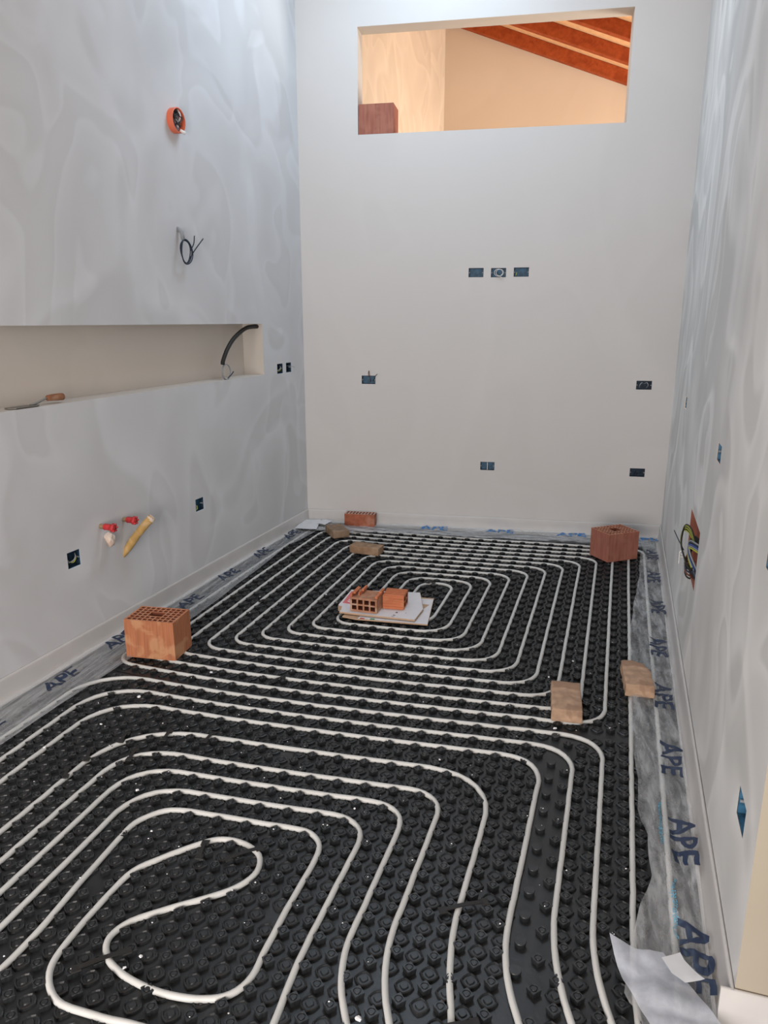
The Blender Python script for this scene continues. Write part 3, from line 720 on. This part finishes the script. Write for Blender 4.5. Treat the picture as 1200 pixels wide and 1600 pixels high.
up1 = [(-.455,1.055),(-.35,1.048),(-.035,1.040),(-.020,1.20),(-.085,1.445),(-.485,1.395),(-.49,1.15),(-.465,1.10)]
sheet('board', up1, .0405, .008, M_KRAFT, parent=r1)
def inset(p, k): 
    cx = sum(a for a, b in p)/len(p); cy = sum(b for a, b in p)/len(p); return [(cx+(a-cx)*k, cy+(b-cy)*k) for a, b in p]
sheet('white_face', inset(up1, .992), .0487, .0006, M_CARD, parent=r1)
sheet('pink_print', [(-.475,1.18),(-.385,1.17),(-.40,1.36),(-.478,1.37)], .0494, .0004, M_PINK, parent=r1)
mb = MB()
for dx, dy in ((0,0),(0,.045)):
    for px, py, qx, qy in ((-.455,1.215,-.435,1.200),(-.435,1.200,-.415,1.215),(-.455,1.235,-.435,1.220),(-.435,1.220,-.415,1.235)):
        e = Vector((qx-px, qy-py, 0)).normalized()*.004; n_ = Vector((-e.y, e.x, 0))
        a_, b_ = Vector((px+dx, py+dy, .0502)), Vector((qx+dx, qy+dy, .0502)); mb.add([a_-n_, b_-n_, b_+n_, a_+n_], [(0,1,2,3)])
mb.build('white_mark', M_WHITE, r1)
for x, y, sx, sy in ((-.150,1.115,.011,.016),(-.155,1.075,.013,.010),(-.158,1.055,.016,.005),(-.355,1.085,.018,.004),(-.10,1.12,.006,.006)):
    mb = MB(); mb.add([(x-sx/2,y-sy/2,.0496),(x+sx/2,y-sy/2,.0496),(x+sx/2,y+sy/2,.0496),(x-sx/2,y+sy/2,.0496)], [(0,1,2,3)]); mb.build('dark_print', M_INK, r1)
sheet('torn_edge', [(-.487,1.135),(-.463,1.06),(-.452,1.075),(-.462,1.13)], .0493, .0006, M_KRAFT, parent=r1)

# ------------------------------------------------------------------ paper and plastic scraps
def scrap(name, pts, z, m_, label, cat, group=None, amp=.008, curl=None):
    n = len(pts); c = Vector((sum(p[0] for p in pts)/n, sum(p[1] for p in pts)/n, 0)); bm = bmesh.new()
    vs = [bm.verts.new((p[0]-c.x, p[1]-c.y, 0)) for p in pts]; bm.faces.new(vs); bmesh.ops.triangulate(bm, faces=bm.faces)
    for _ in range(5):
        ed = [e for e in bm.edges if e.calc_length() > .02]
        if ed: bmesh.ops.subdivide_edges(bm, edges=ed, cuts=1); bmesh.ops.triangulate(bm, faces=bm.faces)
    for v in bm.verts:
        q = Vector((v.co.x+c.x, v.co.y+c.y, 0)); v.co.z = abs(noise.noise(q*13))*amp*2 + abs(noise.noise(q*34+Vector((3,1,2))))*amp*.5
        if curl:
            t = max(0, 1-(q-Vector((*curl[0], 0))).length/curl[1]); v.co.z += t*t*curl[2]
    me = bpy.data.meshes.new(name); bm.to_mesh(me); bm.free(); me.materials.append(m_); me.shade_smooth()
    o = bpy.data.objects.new(name, me); COL.objects.link(o); o.location = (c.x, c.y, z)
    return tag(o, label, cat, group)
scrap('paper_sheet', [(-1.278,2.568),(-1.278,2.83),(-1.16,2.86),(-1.105,2.575)], .048, M_PAPER, 'large sheet of white paper in the left back corner', 'paper', 'paper scraps', .004)
scrap('paper_sheet', [(-1.15,2.72),(-1.145,2.84),(-1.06,2.84),(-1.08,2.70)], .052, M_PAPER, 'small white paper scrap in the back corner right of the large sheet', 'paper', 'paper scraps', .004)
scrap('plastic_scrap', [(.857,-.905),(.885,-1.015),(.935,-1.115),(1.00,-1.25),(1.16,-1.25),(1.085,-1.07),(1.02,-.965),(.986,-.905),(.92,-.912)], .060, M_SCRAP, 'bluish translucent plastic sheet lying on the film in the right foreground', 'plastic sheet', None, .008, ((.857,-.905), .08, .03))
scrap('paper_scrap', [(.976,-.946),(1.022,-.918),(1.030,-.94),(1.042,-.957),(1.066,-.994),(1.022,-1.006),(.995,-.985)], .082, M_PAPER, 'small curled white paper lying on the bluish plastic sheet', 'paper', 'paper scraps', .003, ((1.066,-.994), .05, .01))
# polystyrene crumbs
crumbs = [(-.823,.277,.020,'square white crumb on the floor right of the left clay block'),
 (-1.019,-.003,.022,'flat white crumb behind the outermost bend of the foreground pipes'),
 (-1.043,-.237,.016,'long thin white crumb inside the outer foreground pipe bend on the left'),
 (-1.150,-.432,.018,'white crumb resting against the second pipe near the left edge'),
 (-.668,-.583,.016,'white crumb touching the pipe at the top of the foreground bends'),
 (.301,-.157,.011,'white crumb just behind the wide pipe bend right of centre'),
 (.705,.16,.020,'flat white crumb in front of the pale brick on the pipe bend'),
 (.774,.79,.014,'white crumb behind the pale brick between two straight pipes'),
 (.668,.60,.012,'white crumb left of the pale brick on the pipe bend'),
 (-.284,-1.191,.013,'triangular white crumb inside the small inner pipe loop'),
 (-.304,-1.231,.013,'narrow white crumb beside the left turn of the small inner loop'),
 (-.51,-.759,.011,'white crumb above the top of the small inner pipe loop'),
 (.077,-.50,.011,'white crumb between the two foreground bends left of centre'),
 (.295,-1.228,.022,'biggest white crumb at the bottom edge of the picture'),
 (-.527,1.843,.012,'white crumb on the back panels left of the cardboard, the farther one'),
 (-.624,1.346,.014,'white crumb on the back panels left of the cardboard, the nearer one')]
base = None
for i, (x, y, s, lab) in enumerate(crumbs):
    if base is None:
        bm = bmesh.new(); bmesh.ops.create_icosphere(bm, subdivisions=1, radius=.5)
        for v in bm.verts: v.co += Vector((noise.noise(v.co*3), noise.noise(v.co*3+Vector((5,0,0))), noise.noise(v.co*3+Vector((0,5,0)))))*.35
        me = bpy.data.meshes.new('crumb'); bm.to_mesh(me); bm.free(); me.materials.append(M_CRUMB)
        base = bpy.data.objects.new('polystyrene_crumb', me); o = base
    else: o = base.copy()
    COL.objects.link(o); o.scale = (s, s*.7, s*.45); o.rotation_euler = (0, 0, i*1.7); o.location = (x, y, .0215+s*.2)
    tag(o, lab, 'crumb', 'polystyrene crumbs on the floor')
mb = MB()
for i in range(420):
    u = random.uniform(-26, 19); v = random.uniform(-29, 22) if i % 3 else random.uniform(-20, 55); s = random.uniform(.0012, .0030)
    p = lat(u, v); on = random.random() < .5
    z = .0090
    if abs((round(u)+round(v)) % 2) == 0: z = .0248
    q = lat(round(u), round(v)) if z > .02 else p
    p = Vector((q.x+random.uniform(-.009,.009), q.y+random.uniform(-.009,.009), 0)) if z > .02 else p
    mb.add([(p.x-s,p.y,z),(p.x,p.y-s*.8,z),(p.x+s,p.y+s*.3,z),(p.x,p.y+s,z),(p.x,p.y,z+s)], [(0,1,4),(1,2,4),(2,3,4),(3,0,4)])
tag(mb.build('white_dust', M_CRUMB), 'fine white specks scattered over the black panels', 'dust', kind='stuff')

# ------------------------------------------------------------------ things fixed to the left wall
def LW(s, z, d=0): return PL - dL*s + UPV*z + nL*d
# round orange box with wires
root = empty('round_junction_box', LW(1.537, 2.588)); tag(root, 'round orange junction box with bundled wires high on the left wall', 'wall box')
Mi = frame(Vector((0,0,0)), dL, UPV, nL)
mb = MB(); n = 32
for r0, z0, r1_, z1 in ((.060,-.02,.062,.034),(.062,.034,.057,.036),(.057,.036,.054,-.02)):
    vs = [(math.cos(i*2*math.pi/n)*r, math.sin(i*2*math.pi/n)*r, z) for r, z in ((r0,z0),(r1_,z1)) for i in range(n)]
    mb.add(vs, [(i, (i+1)%n, n+(i+1)%n, n+i) for i in range(n)])
o = mb.build('rim', M_ORANGE, root, True); o.matrix_local = Mi
mb = MB(); mb.add([(math.cos(i*2*math.pi/n)*.055, math.sin(i*2*math.pi/n)*.055, .003) for i in range(n)], [tuple(range(n))])
o = mb.build('backing', M_GREYW, root); o.matrix_local = Mi
random.seed(3)
for k, (m_, r) in enumerate(((M_DARKW,.0035),(M_BLACK,.0035),(M_WHITE,.004),(M_BROWNW,.003),(M_GREYW,.0035),(M_DARKW,.003))):
    mb = MB(); pts = [(random.uniform(-.032,.032), .045-.018*i+random.uniform(-.012,.012), .012+random.uniform(0,.022)) for i in range(5)]
    mb.tube(catmull(pts, 5), r, 6); o = mb.build('wire', m_, root, True); o.matrix_local = Mi
mb = MB(); mb.tube([(.012,-.045,.03),(.03,-.058,.05)], .008, 8); o = mb.build('wire_cap', M_WHITE, root, True); o.matrix_local = Mi
# coil of dark cable
root = empty('cable_coil', LW(1.562, 2.03)); tag(root, 'dark cable coil with two loose ends hanging from a grey sleeve on the left wall', 'cable')
mb = MB(); mb.tube([(0,.025,-.005),(0,.005,.025),(0,-.035,.03)], .011, 10); o = mb.build('sleeve', M_GREYW, root, True); o.matrix_local = Mi
mb = MB()
for k in range(3):
    mb.tube([(.010+math.cos(a)*(.046+.003*k), -.095+math.sin(a)*(.058+.003*k), .034+.004*k+.004*math.sin(a*2+k)) for a in [i*math.pi/14 for i in range(28)]], .0032, 6, closed=True)
o = mb.build('cable_loop', M_DARKW, root, True); o.matrix_local = Mi
for pts in ([(.045,-.09,.04),(.062,-.05,.055),(.05,-.01,.07)], [(.035,-.13,.04),(.065,-.08,.06),(.105,-.02,.09)]):
    mb = MB(); mb.tube(catmull(pts, 5), .003, 6); o = mb.build('cable_end', M_DARKW, root, True); o.matrix_local = Mi
# water stubs
def stub(s, z, dirv, L, label):
    root = empty('pipe_stub', LW(s, z)); tag(root, label, 'pipe stub', 'red capped water pipe stubs')
    d = dirv.normalized(); a = Vector((0,0,0))
    mb = MB(); mb.tube([a-d*.03, a+d*.022], .0125, 12); mb.build('pipe_end', M_BRASS, root, True)
    mb = MB(); mb.tube([a+d*.02, a+d*.024, a+d*(L-.02), a+d*(L-.015), a+d*L], [.0125,.016,.0165,.019,.019], 12); mb.build('red_cap', M_RED, root, True)
    mb = MB()
    for k in range(6):
        an = k*math.pi/3; u_ = dL*math.cos(an)+UPV*math.sin(an); mb.tube([a+d*(L-.018)+u_*.017, a+d*(L+.003)+u_*.017], .005, 6)
    mb.build('grip', M_RED, root, True)
stub(2.385, .604, nL*1.0 - UPV*.06 + dL*.12, .078, 'red capped pipe stub with white plaster on it, left one low on the left wall')
stub(2.212, .595, nL*1.0 + dL*.05 - UPV*.02, .072, 'clean red capped pipe stub, right one above the yellow sleeve')
# crusted stub
bm = bmesh.new(); bmesh.ops.create_icosphere(bm, subdivisions=3, radius=.022)
for v in bm.verts:
    q = v.co*60; v.co.z *= 1.6; v.co += v.co.normalized()*noise.noise(q)*.014
me = bpy.data.meshes.new('crust'); bm.to_mesh(me); bm.free(); me.materials.append(M_CRUST)
o = bpy.data.objects.new('plastered_stub', me); COL.objects.link(o); o.location = LW(2.350, .530, .022)
tag(o, 'crumpled plaster-crusted stub under the left red pipe stub', 'pipe stub')
# yellow sleeve leaning out of the wall
root = empty('yellow_sleeve', LW(2.234, .40)); tag(root, 'yellow protective pipe sleeve sticking out of the left wall at a slant', 'pipe sleeve')
b0 = Vector((0,0,0)) - nL*.01; b1 = LW(2.112, .590, .10) - LW(2.234, .40)
mb = MB(); P_ = [b0+(b1-b0)*t + UPV*.012*math.sin(t*math.pi) for t in [i/10 for i in range(11)]]
mb.tube(P_, [.010,.015,.0195,.021,.021,.020,.021,.021,.021,.0215,.020], 12); mb.build('sleeve', M_YELLOW, root, True)
mb = MB(); e = (b1-b0).normalized(); mb.tube([b1-e*.022, b1-e*.01, b1+e*.004], [.022,.023,.018], 10); mb.build('plastered_end', M_CRUST, root, True)
# conduit in the niche
root = empty('niche_conduit', LW(.656, 1.52, -.03)); tag(root, 'black corrugated conduit curving out of the niche corner with a wire loop at its end', 'conduit')
o_ = LW(.656, 1.52, -.03)
pts = [LW(s, z, d)-o_ for s, z, d in ((.64,1.535,-.04),(.72,1.534,-.035),(.80,1.528,-.03),(.88,1.505,-.03),(.98,1.46,-.03),(1.06,1.40,-.03),(1.115,1.335,-.03),(1.125,1.31,-.03))]
cp = catmull(pts, 12); mb = MB(); mb.tube(cp, [.0125+(.0012 if i % 2 else 0) for i in range(len(cp))], 10); mb.build('tube', M_BLACK, root, True)
mb = MB(); cc = LW(1.09, 1.262, -.03)-o_
for k in range(2):
    mb.tube([cc + dL*math.cos(a)*(.050-.003*k) + UPV*math.sin(a)*(.048-.002*k) + nL*(.006*k) for a in [i*math.pi/14 for i in range(28)]], .0028, 6, closed=True)
mb.build('wire_loop', M_GREYW, root, True)
mb = MB(); mb.tube([cc+dL*.02-UPV*.04, cc+dL*.045-UPV*.02+nL*.01, cc+dL*.06+UPV*.0+nL*.02], .004, 6); mb.build('wire_end', M_DARKW, root, True)
# trowel on the niche sill
root = empty('trowel', LW(2.635, 1.216, -.04)); tag(root, 'pointing trowel with a worn wooden handle lying on the niche sill', 'trowel')
Mt = frame(Vector((0,0,0)), -dL, -nL, UPV)     # x towards the viewer, y into the niche
Mt = frame(Vector((0,0,0)), -dL, nL, UPV)
mb = MB(); bl = [(.02,-.012),(.05,-.035),(.17,-.03),(.185,-.0),(.17,.032),(.05,.037),(.02,.012)]
mb.add([(x,y,.002) for x, y in bl]+[(x,y,.0045) for x, y in bl], [tuple(range(6,-1,-1)), tuple(range(7,14))]+[(i,(i+1)%7,7+(i+1)%7,7+i) for i in range(7)])
o = mb.build('blade', M_STEEL, root); o.matrix_local = Mt
mb = MB(); mb.tube(catmull([(.06,0,.005),(.02,0,.010),(-.02,0,.022),(-.045,0,.026)], 5), .0042, 8); o = mb.build('tang', M_STEEL, root, True); o.matrix_local = Mt
mb = MB(); mb.tube([(-.04,0,.026),(-.045,0,.026),(-.07,0,.026),(-.11,0,.025),(-.135,0,.024),(-.142,0,.023)], [.009,.013,.0145,.016,.0155,.009], 12); o = mb.build('handle', M_HANDLE, root, True); o.matrix_local = Mt

# ------------------------------------------------------------------ cable hatch in the right wall
root = empty('cable_hatch', wr.P(-2.255, .615)); tag(root, 'open clay-lined hatch in the right wall with coloured cables spilling out', 'cable hatch')
o_ = wr.P(-2.255, .615)
mb = MB(); wr.recess(HATCH, .07, mb, mb); mb.v = [tuple(Vector(v)-o_) for v in mb.v]; mb.build('lining', M_CLAY2, root)
def H(s, z, d): return PR - dR*s + UPV*z + nR*d - o_
random.seed(11)
def wire(pts, r, m_, nm='wire'):
    mb = MB(); mb.tube(catmull(pts, 6), r, 6); mb.build(nm, m_, root, True)
for k in range(6):      # yellow-green bundle looping over the top
    q = k*.006
    wire([H(2.40+q,.56,-.03),H(2.34+q,.63,-.01),H(2.26+q,.675+q,.015),H(2.18+q,.672+q,.035),H(2.15+q,.63,.042),H(2.17+q,.58,.035),H(2.26+q,.53,.01),H(2.33,.50,-.03)], .0036, (M_YG,M_BLACK,M_YG,M_DARKW,M_YG,M_BLACK)[k])
for k in range(5):
    q = k*.008
    wire([H(2.44,.66-q,-.03),H(2.36,.665-q,.0),H(2.28,.65-q,.018),H(2.30,.60-q,.012),H(2.38,.54-q,-.02)], .0038, (M_GREYW,M_DARKW,M_BLUEW,M_GREYW,M_YG)[k])
for k in range(6):
    q = k*.008
    wire([H(2.42,.62-q*2,-.045),H(2.30+q,.66-q,-.02),H(2.22+q,.655-q,.0),H(2.21+q,.60-q,.008),H(2.28,.54-q,-.01),H(2.36,.51,-.04)], .0045, M_BLACK)
for k in range(5):
    wire([H(2.20+.012*k,.565-.01*k,.012),H(2.22+.012*k,.545-.01*k,.022),H(2.25+.012*k,.53-.01*k,.01),H(2.27,.52-.01*k,-.03)], .0038, (M_BROWNW, M_BLACK, M_DARKW)[k % 3])
for k in range(4):      # corrugated stubs at the bottom
    s = 2.26+.05*k; pts = catmull([H(s,.492,-.03),H(s-.02,.52,-.015),H(s-.03,.55,.0)], 8)
    mb = MB(); mb.tube(pts, [.010+(.0014 if i % 2 else 0) for i in range(len(pts))], 8); mb.build('conduit', (M_DARKW,M_BROWNW,M_BLACK,M_DARKW)[k], root, True)
wire([H(2.20,.585,.03),H(2.12,.61,.05),H(2.04,.63,.065)], .0022, M_DARKW)
for k in range(3):
    wire([H(2.19,.575-.012*k,.03),H(2.175,.57-.015*k,.042),H(2.20,.55-.015*k,.045)], .0022, M_WHITE)
